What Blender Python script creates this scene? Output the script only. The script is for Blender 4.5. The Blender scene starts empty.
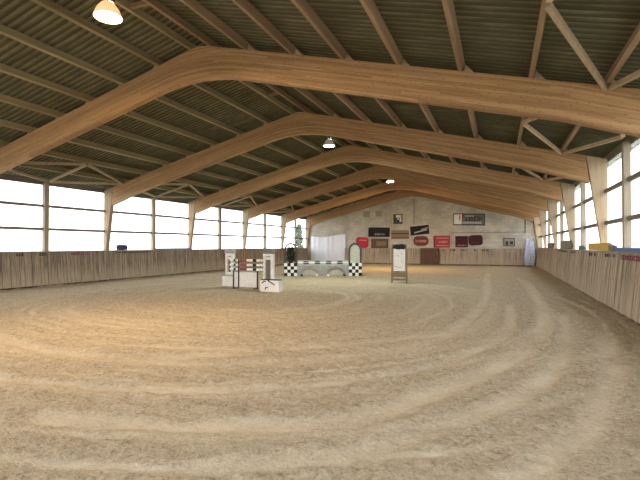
import bpy, math, random
import numpy as np
from mathutils import Vector, Matrix
random.seed(7); rng = np.random.default_rng(7)
C = bpy.context.scene.collection
SC = bpy.context.scene

# ------------------------------------------------------------------ dimensions
S = 0.257                       # roof slope
FR = [9.28, 15.28, 21.28, 27.28, 33.28, 38.45]     # arched frames seen in the picture
F0 = 3.28                       # the frame above the camera
YB, YE = -3.0, 38.6             # rear gable, far gable
KB, KT = 9.72, 9.85             # kickboard foot / head
def ztop(x): return 6.8 - S * abs(x)

# ------------------------------------------------------------------ mesh builder
class MB:
    def __init__(s): s.v = []; s.f = []; s.m = []; s.uv = {}
    def poly(s, pts, m=0):
        i = len(s.v); s.v += [tuple(p) for p in pts]; s.f.append(list(range(i, i + len(pts)))); s.m.append(m)
    def hexa(s, p, m=0, mt=None):
        """p: eight corners, bottom ring 0-3, top ring 4-7"""
        i = len(s.v); s.v += [tuple(q) for q in p]
        for k, f in enumerate(((3, 2, 1, 0), (4, 5, 6, 7), (0, 1, 5, 4), (1, 2, 6, 5), (2, 3, 7, 6), (3, 0, 4, 7))):
            s.f.append([i + a for a in f]); s.m.append(m if mt is None else mt.get(k, m))
        return s
    def box(s, c, d, m=0, R=None, mt=None):
        x, y, z = (a / 2 for a in d); c = Vector(c)
        p = [Vector(q) for q in ((-x, -y, -z), (x, -y, -z), (x, y, -z), (-x, y, -z), (-x, -y, z), (x, -y, z), (x, y, z), (-x, y, z))]
        if R is not None: p = [R @ q for q in p]
        return s.hexa([q + c for q in p], m, mt)
    def beam(s, a, b, w, h, m=0, up=(0, 0, 1)):
        a, b = Vector(a), Vector(b); d = (b - a).normalized(); u = Vector(up)
        r = d.cross(u).normalized(); u = r.cross(d)
        r *= w / 2; u *= h / 2
        return s.hexa([a - r - u, b - r - u, b + r - u, a + r - u, a - r + u, b - r + u, b + r + u, a + r + u], m)
    def tube(s, a, b, r0, r1=None, n=10, m=0, cap=True):
        r1 = r0 if r1 is None else r1
        a, b = Vector(a), Vector(b); d = (b - a).normalized()
        t = Vector((1, 0, 0)) if abs(d.x) < .9 else Vector((0, 1, 0))
        u = d.cross(t).normalized(); w = d.cross(u); i = len(s.v)
        for p, r in ((a, r0), (b, r1)):
            for k in range(n):
                q = p + (u * math.cos(2 * math.pi * k / n) + w * math.sin(2 * math.pi * k / n)) * r; s.v.append(tuple(q))
        for k in range(n):
            s.f.append([i + k, i + (k + 1) % n, i + n + (k + 1) % n, i + n + k][::-1]); s.m.append(m)
        if cap:
            s.f.append([i + k for k in range(n)]); s.m.append(m)
            s.f.append([i + n + k for k in range(n)][::-1]); s.m.append(m)
        return s
    def path(s, pts, r, n=8, m=0):
        for a, b in zip(pts, pts[1:]): s.tube(a, b, r, r, n, m)
        return s
    def lathe(s, prof, n=28, m=0, c=(0, 0, 0)):
        i = len(s.v); k = len(prof)
        for j in range(n):
            a = 2 * math.pi * j / n
            for r, z in prof: s.v.append((c[0] + r * math.cos(a), c[1] + r * math.sin(a), c[2] + z))
        for j in range(n):
            for q in range(k - 1):
                s.f.append([i + j * k + q, i + ((j + 1) % n) * k + q, i + ((j + 1) % n) * k + q + 1, i + j * k + q + 1]); s.m.append(m)
        return s
    def extrude(s, poly, y0, y1, m=0, rim=None):
        """poly: (x,z) outline; extruded along y"""
        i = len(s.v); n = len(poly)
        s.v += [(x, y0, z) for x, z in poly] + [(x, y1, z) for x, z in poly]
        s.f.append(list(range(i, i + n))); s.m.append(m)
        s.f.append(list(range(i + n, i + 2 * n))[::-1]); s.m.append(m)
        for k in range(n):
            s.f.append([i + k, i + (k + 1) % n, i + n + (k + 1) % n, i + n + k][::-1]); s.m.append(m if rim is None else rim)
        return s
    def build(s, name, mats, parent=None, loc=(0, 0, 0), smooth=False, bevel=0):
        me = bpy.data.meshes.new(name); me.from_pydata([tuple(map(float, p)) for p in s.v], [], s.f)
        if not isinstance(mats, (list, tuple)): mats = [mats]
        for q in mats: me.materials.append(q)
        me.polygons.foreach_set('material_index', s.m)
        if smooth: me.polygons.foreach_set('use_smooth', [True] * len(s.f))
        import bmesh
        bm = bmesh.new(); bm.from_mesh(me); bmesh.ops.recalc_face_normals(bm, faces=bm.faces); bm.to_mesh(me); bm.free()
        me.update()
        o = bpy.data.objects.new(name, me); C.objects.link(o); o.location = loc
        if parent is not None: o.parent = parent
        if bevel:
            b = o.modifiers.new('Bevel', 'BEVEL'); b.width = bevel; b.segments = 2; b.limit_method = 'ANGLE'
        return o

def tag(o, label, cat, group=None, kind=None):
    o['label'] = label; o['category'] = cat
    if group: o['group'] = group
    if kind: o['kind'] = kind
    return o
def thing(name, label, cat, loc=(0, 0, 0), rz=0, group=None):
    o = bpy.data.objects.new(name, None); C.objects.link(o); o.location = loc; o.rotation_euler = (0, 0, rz)
    o.empty_display_size = .2
    return tag(o, label, cat, group)
def struct(o): o['kind'] = 'structure'; return o
def copy_tree(o, parent=None):
    c = o.copy(); C.objects.link(c)
    if parent is not None: c.parent = parent
    for ch in list(o.children): copy_tree(ch, c)
    return c

# ------------------------------------------------------------------ materials
def mat(name):
    m = bpy.data.materials.new(name); m.use_nodes = True
    nt = m.node_tree; return m, nt, nt.nodes['Principled BSDF']
def N(nt, t, **k):
    n = nt.nodes.new(t)
    for a, b in k.items():
        if a.startswith('i_'): n.inputs[a[2:].replace('_', ' ')].default_value = b
        else: setattr(n, a, b)
    return n
def L(nt, a, b): nt.links.new(a, b)
def rgba(c): return (c[0], c[1], c[2], 1)
def ramp(nt, fac, stops):
    r = N(nt, 'ShaderNodeValToRGB'); e = r.color_ramp.elements
    while len(e) < len(stops): e.new(.5)
    for q, (p, c) in zip(e, stops): q.position = p; q.color = rgba(c)
    L(nt, fac, r.inputs[0]); return r.outputs[0]
def mix(nt, f, a, b, mode='MIX'):
    n = N(nt, 'ShaderNodeMix', data_type='RGBA', blend_type=mode)
    if isinstance(f, float): n.inputs[0].default_value = f
    else: L(nt, f, n.inputs[0])
    for i, q in ((6, a), (7, b)):
        if isinstance(q, tuple): n.inputs[i].default_value = rgba(q)
        else: L(nt, q, n.inputs[i])
    return n.outputs[2]
def math_(nt, op, a, b=None, clamp=False):
    n = N(nt, 'ShaderNodeMath', operation=op, use_clamp=clamp)
    for i, q in ((0, a), (1, b)):
        if q is None: continue
        if isinstance(q, (int, float)): n.inputs[i].default_value = q
        else: L(nt, q, n.inputs[i])
    return n.outputs[0]
def coords(nt, which='Object', scale=(1, 1, 1)):
    t = N(nt, 'ShaderNodeTexCoord'); mp = N(nt, 'ShaderNodeMapping'); mp.inputs['Scale'].default_value = scale
    L(nt, t.outputs[which], mp.inputs[0]); return mp.outputs[0]
def noise(nt, vec, scale, detail=4, rough=.6):
    n = N(nt, 'ShaderNodeTexNoise'); n.inputs['Scale'].default_value = scale; n.inputs['Detail'].default_value = detail
    n.inputs['Roughness'].default_value = rough; L(nt, vec, n.inputs['Vector']); return n.outputs['Fac']
def bump(nt, b, h, strength=.3, dist=.02):
    n = N(nt, 'ShaderNodeBump'); n.inputs['Strength'].default_value = strength; n.inputs['Distance'].default_value = dist
    L(nt, h, n.inputs['Height']); L(nt, n.outputs[0], b.inputs['Normal'])

def plain(name, col, rough=.6, var=.12, scale=6, metal=0):
    m, nt, b = mat(name); n = noise(nt, coords(nt), scale)
    lo = tuple(c * (1 - var) for c in col); hi = tuple(min(1, c * (1 + var)) for c in col)
    L(nt, ramp(nt, n, [(.3, lo), (.7, hi)]), b.inputs['Base Color'])
    b.inputs['Roughness'].default_value = rough; b.inputs['Metallic'].default_value = metal; return m

def wood(name, c1, c2, axis='z', scale=1.0, rough=.75, dark=(.1, .07, .045), rnd=True):
    m, nt, b = mat(name)
    k = {'x': (.7, 14, 14), 'y': (14, .7, 14), 'z': (14, 14, .7)}[axis]
    v = coords(nt, 'Object', tuple(q * scale for q in k))
    n = noise(nt, v, 1.0, 5, .65)
    col = ramp(nt, n, [(.25, c2), (.5, tuple((a + d) / 2 for a, d in zip(c1, c2))), (.72, c1)])
    big = noise(nt, coords(nt), .8, 3)
    col = mix(nt, math_(nt, 'MULTIPLY', math_(nt, 'SUBTRACT', big, .45, True), 1.1), col, c2)
    if rnd:
        oi = N(nt, 'ShaderNodeObjectInfo'); hs = N(nt, 'ShaderNodeHueSaturation')
        L(nt, math_(nt, 'ADD', math_(nt, 'MULTIPLY', oi.outputs['Random'], .35), .82), hs.inputs['Value'])
        L(nt, col, hs.inputs['Color']); col = hs.outputs[0]
    L(nt, col, b.inputs['Base Color']); b.inputs['Roughness'].default_value = rough
    bump(nt, b, n, .25, .01); return m

def glulam():
    m, nt, b = mat('glued_laminated_timber')
    uv = N(nt, 'ShaderNodeTexCoord').outputs['UV']; sp = N(nt, 'ShaderNodeSeparateXYZ'); L(nt, uv, sp.inputs[0])
    lam = math_(nt, 'FLOOR', math_(nt, 'DIVIDE', sp.outputs[1], .04))
    wn = N(nt, 'ShaderNodeTexWhiteNoise', noise_dimensions='2D'); cb = N(nt, 'ShaderNodeCombineXYZ')
    L(nt, lam, cb.inputs[0]); L(nt, math_(nt, 'FLOOR', math_(nt, 'ADD', math_(nt, 'DIVIDE', sp.outputs[0], 3.1), math_(nt, 'MULTIPLY', lam, .37))), cb.inputs[1])
    L(nt, cb.outputs[0], wn.inputs['Vector'])
    mp = N(nt, 'ShaderNodeMapping'); mp.inputs['Scale'].default_value = (1.2, 45, 1); L(nt, uv, mp.inputs[0])
    g = noise(nt, mp.outputs[0], 1, 5, .7)
    col = ramp(nt, g, [(.3, (.20, .098, .040)), (.5, (.41, .225, .098)), (.7, (.57, .35, .17))])
    col = mix(nt, .5, col, ramp(nt, wn.outputs['Value'], [(0, (.24, .118, .047)), (.5, (.41, .227, .10)), (1, (.59, .37, .185))]))
    # dark knots and drying cracks
    mk = N(nt, 'ShaderNodeMapping'); mk.inputs['Scale'].default_value = (2.6, 8, 1); L(nt, uv, mk.inputs[0])
    vo = N(nt, 'ShaderNodeTexVoronoi', voronoi_dimensions='2D'); vo.inputs['Scale'].default_value = 1.3; L(nt, mk.outputs[0], vo.inputs['Vector'])
    k = math_(nt, 'LESS_THAN', vo.outputs['Distance'], .085)
    col = mix(nt, math_(nt, 'MULTIPLY', k, .6), col, (.13, .07, .035))
    mc = N(nt, 'ShaderNodeMapping'); mc.inputs['Scale'].default_value = (.8, 22, 1); L(nt, uv, mc.inputs[0])
    cr = math_(nt, 'LESS_THAN', noise(nt, mc.outputs[0], 1, 2), .3)
    col = mix(nt, math_(nt, 'MULTIPLY', cr, .5), col, (.17, .09, .045))
    L(nt, col, b.inputs['Base Color']); b.inputs['Roughness'].default_value = .6; bump(nt, b, g, .2, .01); return m

def roof_mat():
    m, nt, b = mat('mossy_fibre_cement')
    v = coords(nt); sp = N(nt, 'ShaderNodeSeparateXYZ'); L(nt, v, sp.inputs[0])
    n = noise(nt, coords(nt, 'Object', (1, 2.5, 1)), 1.4, 6, .65); n2 = noise(nt, v, 12, 4); n3 = noise(nt, coords(nt, 'Object', (1.2, 9, 1.2)), 1, 4, .7)
    col = ramp(nt, n, [(.3, (.19, .17, .105)), (.52, (.27, .245, .16)), (.75, (.37, .335, .23))])
    # stains plus rib shading painted into the colour, dark broken streaks along the crests
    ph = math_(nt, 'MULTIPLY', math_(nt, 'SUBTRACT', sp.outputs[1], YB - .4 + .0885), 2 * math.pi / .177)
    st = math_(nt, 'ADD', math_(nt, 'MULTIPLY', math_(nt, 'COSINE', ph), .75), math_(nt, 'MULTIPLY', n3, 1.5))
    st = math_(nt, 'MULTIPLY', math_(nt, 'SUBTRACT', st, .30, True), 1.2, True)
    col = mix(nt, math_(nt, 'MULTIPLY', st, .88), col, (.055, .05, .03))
    col = mix(nt, math_(nt, 'MULTIPLY', n2, .3), col, (.12, .12, .055))
    L(nt, col, b.inputs['Base Color']); b.inputs['Roughness'].default_value = .95; b.inputs['Specular IOR Level'].default_value = .2; return m

def kick_mat(name='weathered_boards', k=1.0):
    m, nt, b = mat(name)
    q = lambda c: tuple(min(.9, x * k * (1 if k == 1 else e)) for x, e in zip(c, (1, 1.0, 1.0)))
    t = N(nt, 'ShaderNodeTexCoord').outputs['Object']; sp = N(nt, 'ShaderNodeSeparateXYZ'); L(nt, t, sp.inputs[0])
    wn = N(nt, 'ShaderNodeTexWhiteNoise', noise_dimensions='1D')
    L(nt, math_(nt, 'FLOOR', math_(nt, 'DIVIDE', math_(nt, 'ADD', sp.outputs[0], sp.outputs[1]), .155)), wn.inputs['W'])
    g = noise(nt, coords(nt, 'Object', (16, 16, .9)), 1, 6, .7)
    col = ramp(nt, g, [(.28, q((.15, .115, .085))), (.48, q((.29, .235, .18))), (.72, q((.42, .36, .285)))])
    hs = N(nt, 'ShaderNodeHueSaturation'); L(nt, math_(nt, 'ADD', math_(nt, 'MULTIPLY', wn.outputs['Value'], .45), .75), hs.inputs['Value']); L(nt, col, hs.inputs['Color'])
    # dried sand dust thrown against the lower half
    d = noise(nt, coords(nt, 'Object', (6, 6, 1.2)), 1, 4)
    f = math_(nt, 'MULTIPLY', math_(nt, 'SUBTRACT', math_(nt, 'ADD', math_(nt, 'MULTIPLY', d, 1.5), .05), sp.outputs[2], True), 1.1, True)
    col = mix(nt, f, hs.outputs[0], (.50, .43, .33))
    L(nt, col, b.inputs['Base Color']); b.inputs['Roughness'].default_value = .9; bump(nt, b, g, .4, .015); return m

def block_mat():
    m, nt, b = mat('painted_blockwork')
    t = N(nt, 'ShaderNodeTexCoord').outputs['Object']; sp = N(nt, 'ShaderNodeSeparateXYZ'); L(nt, t, sp.inputs[0])
    cb = N(nt, 'ShaderNodeCombineXYZ'); L(nt, sp.outputs[0], cb.inputs[0]); L(nt, sp.outputs[2], cb.inputs[1])
    br = N(nt, 'ShaderNodeTexBrick'); L(nt, cb.outputs[0], br.inputs['Vector'])
    for k, v in (('Scale', 1.0), ('Brick Width', .5), ('Row Height', .22), ('Mortar Size', .012), ('Bias', 0.0)): br.inputs[k].default_value = v
    br.inputs['Color1'].default_value = rgba((.66, .625, .55)); br.inputs['Color2'].default_value = rgba((.55, .515, .445)); br.inputs['Mortar'].default_value = rgba((.44, .41, .36))
    n = noise(nt, cb.outputs[0], .7, 5, .65); n2 = noise(nt, cb.outputs[0], 5, 5, .7)
    col = mix(nt, math_(nt, 'MULTIPLY', math_(nt, 'SUBTRACT', n, .42, True), 4.5, True), br.outputs[0], (.40, .37, .31))
    col = mix(nt, math_(nt, 'MULTIPLY', math_(nt, 'SUBTRACT', n2, .5, True), 1.6, True), col, (.68, .65, .58))
    L(nt, col, b.inputs['Base Color']); b.inputs['Roughness'].default_value = .9; bump(nt, b, br.outputs['Fac'], -.3, .01); return m

def sand_mat():
    m, nt, b = mat('riding_sand')
    v = coords(nt)
    a = N(nt, 'ShaderNodeAttribute', attribute_name='track'); T = a.outputs['Fac']
    rg = N(nt, 'ShaderNodeAttribute', attribute_name='ring'); mp = N(nt, 'ShaderNodeMapping'); mp.inputs['Scale'].default_value = (8, 7, 1)
    L(nt, rg.outputs['Vector'], mp.inputs[0])
    streak = noise(nt, mp.outputs[0], 1, 5, .62)
    n0 = noise(nt, v, 30, 3, .8); n1 = noise(nt, v, 12, 5, .75); n2 = noise(nt, v, 4, 5, .65); n3 = noise(nt, v, .45, 3)
    crumb = math_(nt, 'ADD', math_(nt, 'MULTIPLY', n0, .45), math_(nt, 'MULTIPLY', n1, .55))
    col = ramp(nt, crumb, [(.37, (.25, .2, .135)), (.46, (.46, .385, .28)), (.53, (.56, .475, .352)), (.63, (.71, .615, .47))])
    col = mix(nt, math_(nt, 'MULTIPLY', math_(nt, 'SUBTRACT', n2, .48, True), 1.3, True), col, (.41, .34, .24))
    col = mix(nt, math_(nt, 'MULTIPLY', math_(nt, 'SUBTRACT', streak, .50, True), 3.0, True), col, (.56, .485, .355))
    col = mix(nt, math_(nt, 'MULTIPLY', math_(nt, 'SUBTRACT', .46, streak, True), 2.2, True), col, (.39, .32, .225))
    col = mix(nt, math_(nt, 'MULTIPLY', math_(nt, 'SUBTRACT', n3, .5, True), .8, True), col, (.50, .43, .31))
    col = mix(nt, math_(nt, 'MULTIPLY', T, .75), col, (.645, .57, .445))
    L(nt, col, b.inputs['Base Color']); b.inputs['Roughness'].default_value = 1.0
    b.inputs['Specular IOR Level'].default_value = .1
    h = math_(nt, 'ADD', math_(nt, 'MULTIPLY', crumb, .9), math_(nt, 'MULTIPLY', n2, .6))
    h = math_(nt, 'MULTIPLY', h, math_(nt, 'SUBTRACT', 1.0, math_(nt, 'MULTIPLY', T, .7)))
    bump(nt, b, h, 1.0, .09); return m

def pane_mat(name, haze):
    m, nt, b = mat(name); out = nt.nodes['Material Output']
    tr = N(nt, 'ShaderNodeBsdfTransparent'); tr.inputs[0].default_value = (.96, .96, .96, 1)
    b.inputs['Base Color'].default_value = (.9, .9, .9, 1); b.inputs['Roughness'].default_value = .15
    tl = N(nt, 'ShaderNodeBsdfTranslucent'); tl.inputs[0].default_value = (.9, .9, .9, 1)
    m1 = N(nt, 'ShaderNodeMixShader'); m1.inputs[0].default_value = haze; L(nt, tr.outputs[0], m1.inputs[1]); L(nt, tl.outputs[0], m1.inputs[2])
    m2 = N(nt, 'ShaderNodeMixShader'); m2.inputs[0].default_value = .04; L(nt, m1.outputs[0], m2.inputs[1]); L(nt, b.outputs[0], m2.inputs[2])
    L(nt, m2.outputs[0], out.inputs[0]); return m

def glow(name, col, strength, base=(.9, .9, .9)):
    m, nt, b = mat(name); b.inputs['Base Color'].default_value = rgba(base)
    b.inputs['Emission Color'].default_value = rgba(col); b.inputs['Emission Strength'].default_value = strength
    return m

PANE = pane_mat('window_sheet', .12); PANE2 = pane_mat('clear_window_sheet', .02)
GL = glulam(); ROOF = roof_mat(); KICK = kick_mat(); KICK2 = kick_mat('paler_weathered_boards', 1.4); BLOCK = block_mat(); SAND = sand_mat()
COL = wood('pale_column_timber', (.52, .40, .275), (.34, .245, .155), 'z')
POST = wood('grey_post_timber', (.44, .37, .29), (.28, .225, .165), 'z')
PURL = wood('tan_purlin_timber', (.38, .31, .17), (.22, .17, .09), 'y')
PURR = wood('brown_purlin_timber', (.40, .27, .165), (.21, .135, .075), 'y')
BRC = wood('brace_timber', (.56, .43, .28), (.38, .27, .165), 'y')
RAIL = plain('grey_rail_timber', (.19, .165, .14), .8)
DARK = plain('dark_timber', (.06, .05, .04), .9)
CONC = plain('rendered_wall', (.42, .40, .36), .9)
WHITE = plain('white_paint', (.86, .86, .84), .5, .06)
OFFW = plain('dirty_white_paint', (.79, .79, .76), .6, .15, 9)
BLACK = plain('black_paint', (.012, .012, .014), .85)
RED = plain('red_paint', (.50, .025, .035), .7)
DRED = plain('maroon_paint', (.06, .008, .012), .8)
PINK = plain('pale_red_lettering', (.75, .35, .33), .5)
BROWN = plain('brown_board', (.12, .065, .045), .8)
GREYP = plain('grey_paint', (.33, .335, .33), .6, .1, 9)
LGREY = plain('light_grey_lettering', (.45, .46, .46), .6)
NAVY = plain('navy_fabric', (.045, .055, .13), .8)
BLUE = plain('blue_plastic', (.075, .16, .42), .45)
YELL = plain('yellow_plastic', (.62, .40, .06), .5)
GREYF = plain('grey_canvas', (.24, .22, .19), .9, .3, 9)
METAL = plain('dull_steel', (.30, .30, .30), .4, .1, 6, .8)
LEAF = plain('leaf_green', (.07, .13, .07), .8, .4, 20)
MARKR = plain('faded_red_lettering', (.24, .05, .075), .8, .3, 30)
MARKD = plain('dark_lettering', (.075, .06, .055), .8, .3, 30)

# ------------------------------------------------------------------ the sand floor
def floor():
    xs = np.arange(-9.86, 9.861, .068); ys = [YB]; 
    while ys[-1] < 1.6: ys.append(ys[-1] + .4)
    st = .045
    while ys[-1] < YE + .05: ys.append(ys[-1] + st); st = .045 if ys[-1] < 7 else min(.25, st * 1.012)
    ys = np.array(ys); X, Y = np.meshgrid(xs, ys); sh = X.shape
    def vnoise(sx, sy, seed):
        r = np.random.default_rng(seed); gx = (X - xs[0]) / sx; gy = (Y - ys[0]) / sy
        ix = gx.astype(int); iy = gy.astype(int); fx = gx - ix; fy = gy - iy
        fx = fx * fx * (3 - 2 * fx); fy = fy * fy * (3 - 2 * fy)
        T = r.random((iy.max() + 2, ix.max() + 2))
        return (T[iy, ix] * (1 - fx) + T[iy, ix + 1] * fx) * (1 - fy) + (T[iy + 1, ix] * (1 - fx) + T[iy + 1, ix + 1] * fx) * fy - .5
    wob = vnoise(1.9, 1.9, 3) * .36 + vnoise(.5, .5, 4) * .10
    # ridden circle: rings round its centre, squarer towards the corner
    dx, dy = X - .1, (Y - 12.2); p = 2.35
    R = (np.abs(dx) ** p + np.abs(dy * .97) ** p) ** (1 / p) + wob * .45
    tr = np.zeros(sh); z = np.zeros(sh)
    ring_r = np.random.default_rng(12)
    r0 = 2.6
    while r0 < 12.0:
        w = ring_r.uniform(.035, .085) * (1.0 if r0 > 7.5 else 2.0); amp = ring_r.uniform(.3, .8)
        ph = ring_r.uniform(0, 6.28); ang = np.arctan2(dy, dx)
        part = np.clip(.55 + .6 * np.sin(ang * ring_r.integers(1, 4) + ph) + vnoise(.9, .9, int(r0 * 100)) * .9, 0, 1)
        g = np.exp(-((R - r0) / w) ** 2)
        tr += g * amp * part; z -= g * .015 * part; z += np.exp(-((R - r0 - w * 1.9) / (w * .8)) ** 2) * .010 * part
        r0 += ring_r.uniform(.16, .5)
    def track(pts, w, amp):
        nonlocal tr, z
        P = np.array(pts, float)
        # smooth the polyline (Catmull-Rom)
        Q = []
        E = np.vstack([2 * P[0] - P[1], P, 2 * P[-1] - P[-2]])
        for i in range(1, len(E) - 2):
            for t in np.linspace(0, 1, 8, endpoint=False):
                Q.append(.5 * (2 * E[i] + (E[i + 1] - E[i - 1]) * t + (2 * E[i - 1] - 5 * E[i] + 4 * E[i + 1] - E[i + 2]) * t * t + (3 * E[i] - E[i - 1] - 3 * E[i + 1] + E[i + 2]) * t ** 3))
        Q.append(P[-1]); Q = np.array(Q)
        D = np.full(sh, 9.9)
        for a, b in zip(Q, Q[1:]):
            d = b - a; l2 = (d ** 2).sum() + 1e-9
            t = np.clip(((X - a[0]) * d[0] + (Y - a[1]) * d[1]) / l2, 0, 1)
            D = np.minimum(D, np.hypot(X - a[0] - t * d[0], Y - a[1] - t * d[1]))
        D = np.abs(D + wob * .22)
        g = np.exp(-(D / w) ** 4)
        tr = np.maximum(tr * (1 - g * .6), g * amp * np.clip(.75 + vnoise(.5, .5, 21) * .9, .2, 1))
        z += -g * .018 + np.exp(-((D - w * 1.5) / (w * .45)) ** 2) * .012
    track([(6.5, 28), (6.5, 23.9), (6.68, 14.3), (6.39, 10.0), (5.96, 7.9), (5.36, 6.7), (3.9, 5.4)], .17, .9)
    track([(8.0, 24), (8.15, 20.3), (8.1, 12.6), (7.62, 8.55), (7.1, 6.6), (6.45, 5.2), (5.77, 4.0), (4.6, 3.35), (3.0, 2.9)], .18, .9)
    track([(7.35, 13.5), (7.25, 9.6), (6.75, 7.4), (6.0, 5.9), (4.6, 4.5), (2.5, 3.75), (.5, 3.6), (-1.5, 3.9)], .12, .8)
    track([(8.45, 12.0), (8.28, 9.8), (7.9, 7.2), (7.3, 5.37), (6.55, 4.1), (5.9, 3.3), (5.0, 2.7)], .14, .9)
    track([(8.75, 9.0), (8.5, 7.0), (8.1, 5.5), (7.75, 4.5), (7.35, 3.66), (7.0, 3.0), (6.5, 2.2)], .15, .9)
    track([(9.0, 6.5), (8.75, 5.2), (8.6, 4.3)], .14, .5)
    track([(-6, 7.5), (-3, 5.9), (-.6, 5.0), (.74, 4.85), (2.3, 5.1), (3.5, 5.9)], .16, .6)
    track([(-8.2, 17), (-6.5, 18.5), (-4.5, 19.2)], .3, .4)
    # hoof-churned clods
    calm = 1 - .9 * np.clip(tr, 0, 1)
    z += (vnoise(.16, .14, 31) * .05 + vnoise(.075, .07, 32) * .05 + vnoise(.5, .5, 33) * .02) * calm
    edge = np.clip((np.abs(X) - 9.3) / .5, 0, 1); z += edge * .03
    me = bpy.data.meshes.new('floor'); ny, nx = sh
    V = np.column_stack([X.ravel(), Y.ravel(), z.ravel()])
    idx = np.arange(nx * ny).reshape(ny, nx)
    F = np.stack([idx[:-1, :-1], idx[:-1, 1:], idx[1:, 1:], idx[1:, :-1]], -1).reshape(-1, 4)
    me.vertices.add(len(V)); me.vertices.foreach_set('co', V.ravel().astype('f'))
    me.loops.add(F.size); me.loops.foreach_set('vertex_index', F.ravel().astype('i'))
    me.polygons.add(len(F)); me.polygons.foreach_set('loop_start', np.arange(0, F.size, 4).astype('i'))
    me.update(calc_edges=True); me.validate()
    me.polygons.foreach_set('use_smooth', [True] * len(me.polygons))
    at = me.attributes.new('track', 'FLOAT', 'POINT'); at.data.foreach_set('value', np.clip(tr, 0, 1).ravel().astype('f'))
    rv = np.column_stack([R.ravel(), (np.arctan2(dx, dy)).ravel(), np.zeros(R.size)])
    a2 = me.attributes.new('ring', 'FLOAT_VECTOR', 'POINT'); a2.data.foreach_set('vector', rv.ravel().astype('f'))
    me.materials.append(SAND); o = bpy.data.objects.new('floor', me); C.objects.link(o); struct(o)
floor()
g = MB(); g.box((0, 15, -.16), (300, 300, .1)); struct(g.build('ground', plain('pale_ground', (.40, .42, .34), .9)))

# ------------------------------------------------------------------ roof skin
def ceiling():
    mb = MB(); per = 6; pitch = .177; n = int((YE + .5 - YB + .4) / pitch * per)
    prof = [(YB - .4 + k * pitch / per, .04 * math.cos(2 * math.pi * k / per)) for k in range(n + 1)]
    for sgn in (1, -1):
        for off in (0, .014):
            i = len(mb.v)
            for y, a in prof:
                for x in (0.0, 10.55):
                    mb.v.append((sgn * x, y, 6.8 - S * x + .252 + a + off))
            for k in range(n):
                mb.f.append([i + 2 * k, i + 2 * k + 1, i + 2 * k + 3, i + 2 * k + 2]); mb.m.append(0)
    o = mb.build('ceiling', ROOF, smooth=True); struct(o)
ceiling()
# ------------------------------------------------------------------ side walls, eaves, gables
for side, sg in (('left', -1), ('right', 1)):
    mb = MB(); mb.box((sg * 10.13, (YB + YE) / 2, .71), (.13, YE - YB, 1.42)); struct(mb.build('wall_' + side, CONC))
    mb = MB(); mb.box((sg * 10.13, (YB + YE) / 2, 4.235), (.12, YE - YB, .23)); struct(mb.build('trim_' + ('1' if sg < 0 else '2'), RAIL))
mb = MB(); mb.extrude([(-10.2, 0), (10.2, 0), (10.2, 4.36), (0, 6.99), (-10.2, 4.36)], YE, YE + .2); struct(mb.build('wall_far', BLOCK))
mb = MB(); mb.box((0, YB - .1, .7), (20.4, .2, 1.4)); struct(mb.build('wall_near', CONC))
gw = bpy.data.objects.new('window_29', None); C.objects.link(gw); gw.location = (0, YB - .1, 1.4); struct(gw)  # unseen rear glazing, added so daylight rakes along the roof ribs
mb = MB(); mb.extrude([(-10.0, 0), (10.0, 0), (10.0, 2.95), (0, 5.5), (-10.0, 2.95)], -.005, .005); mb.build('pane', PANE, gw)
for x in range(-10, 11, 4):
    mb = MB(); mb.box((x, .06, (5.5 - S * abs(x)) / 2), (.1, .1, 5.5 - S * abs(x))); mb.build('mullion', RAIL, gw)

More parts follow.
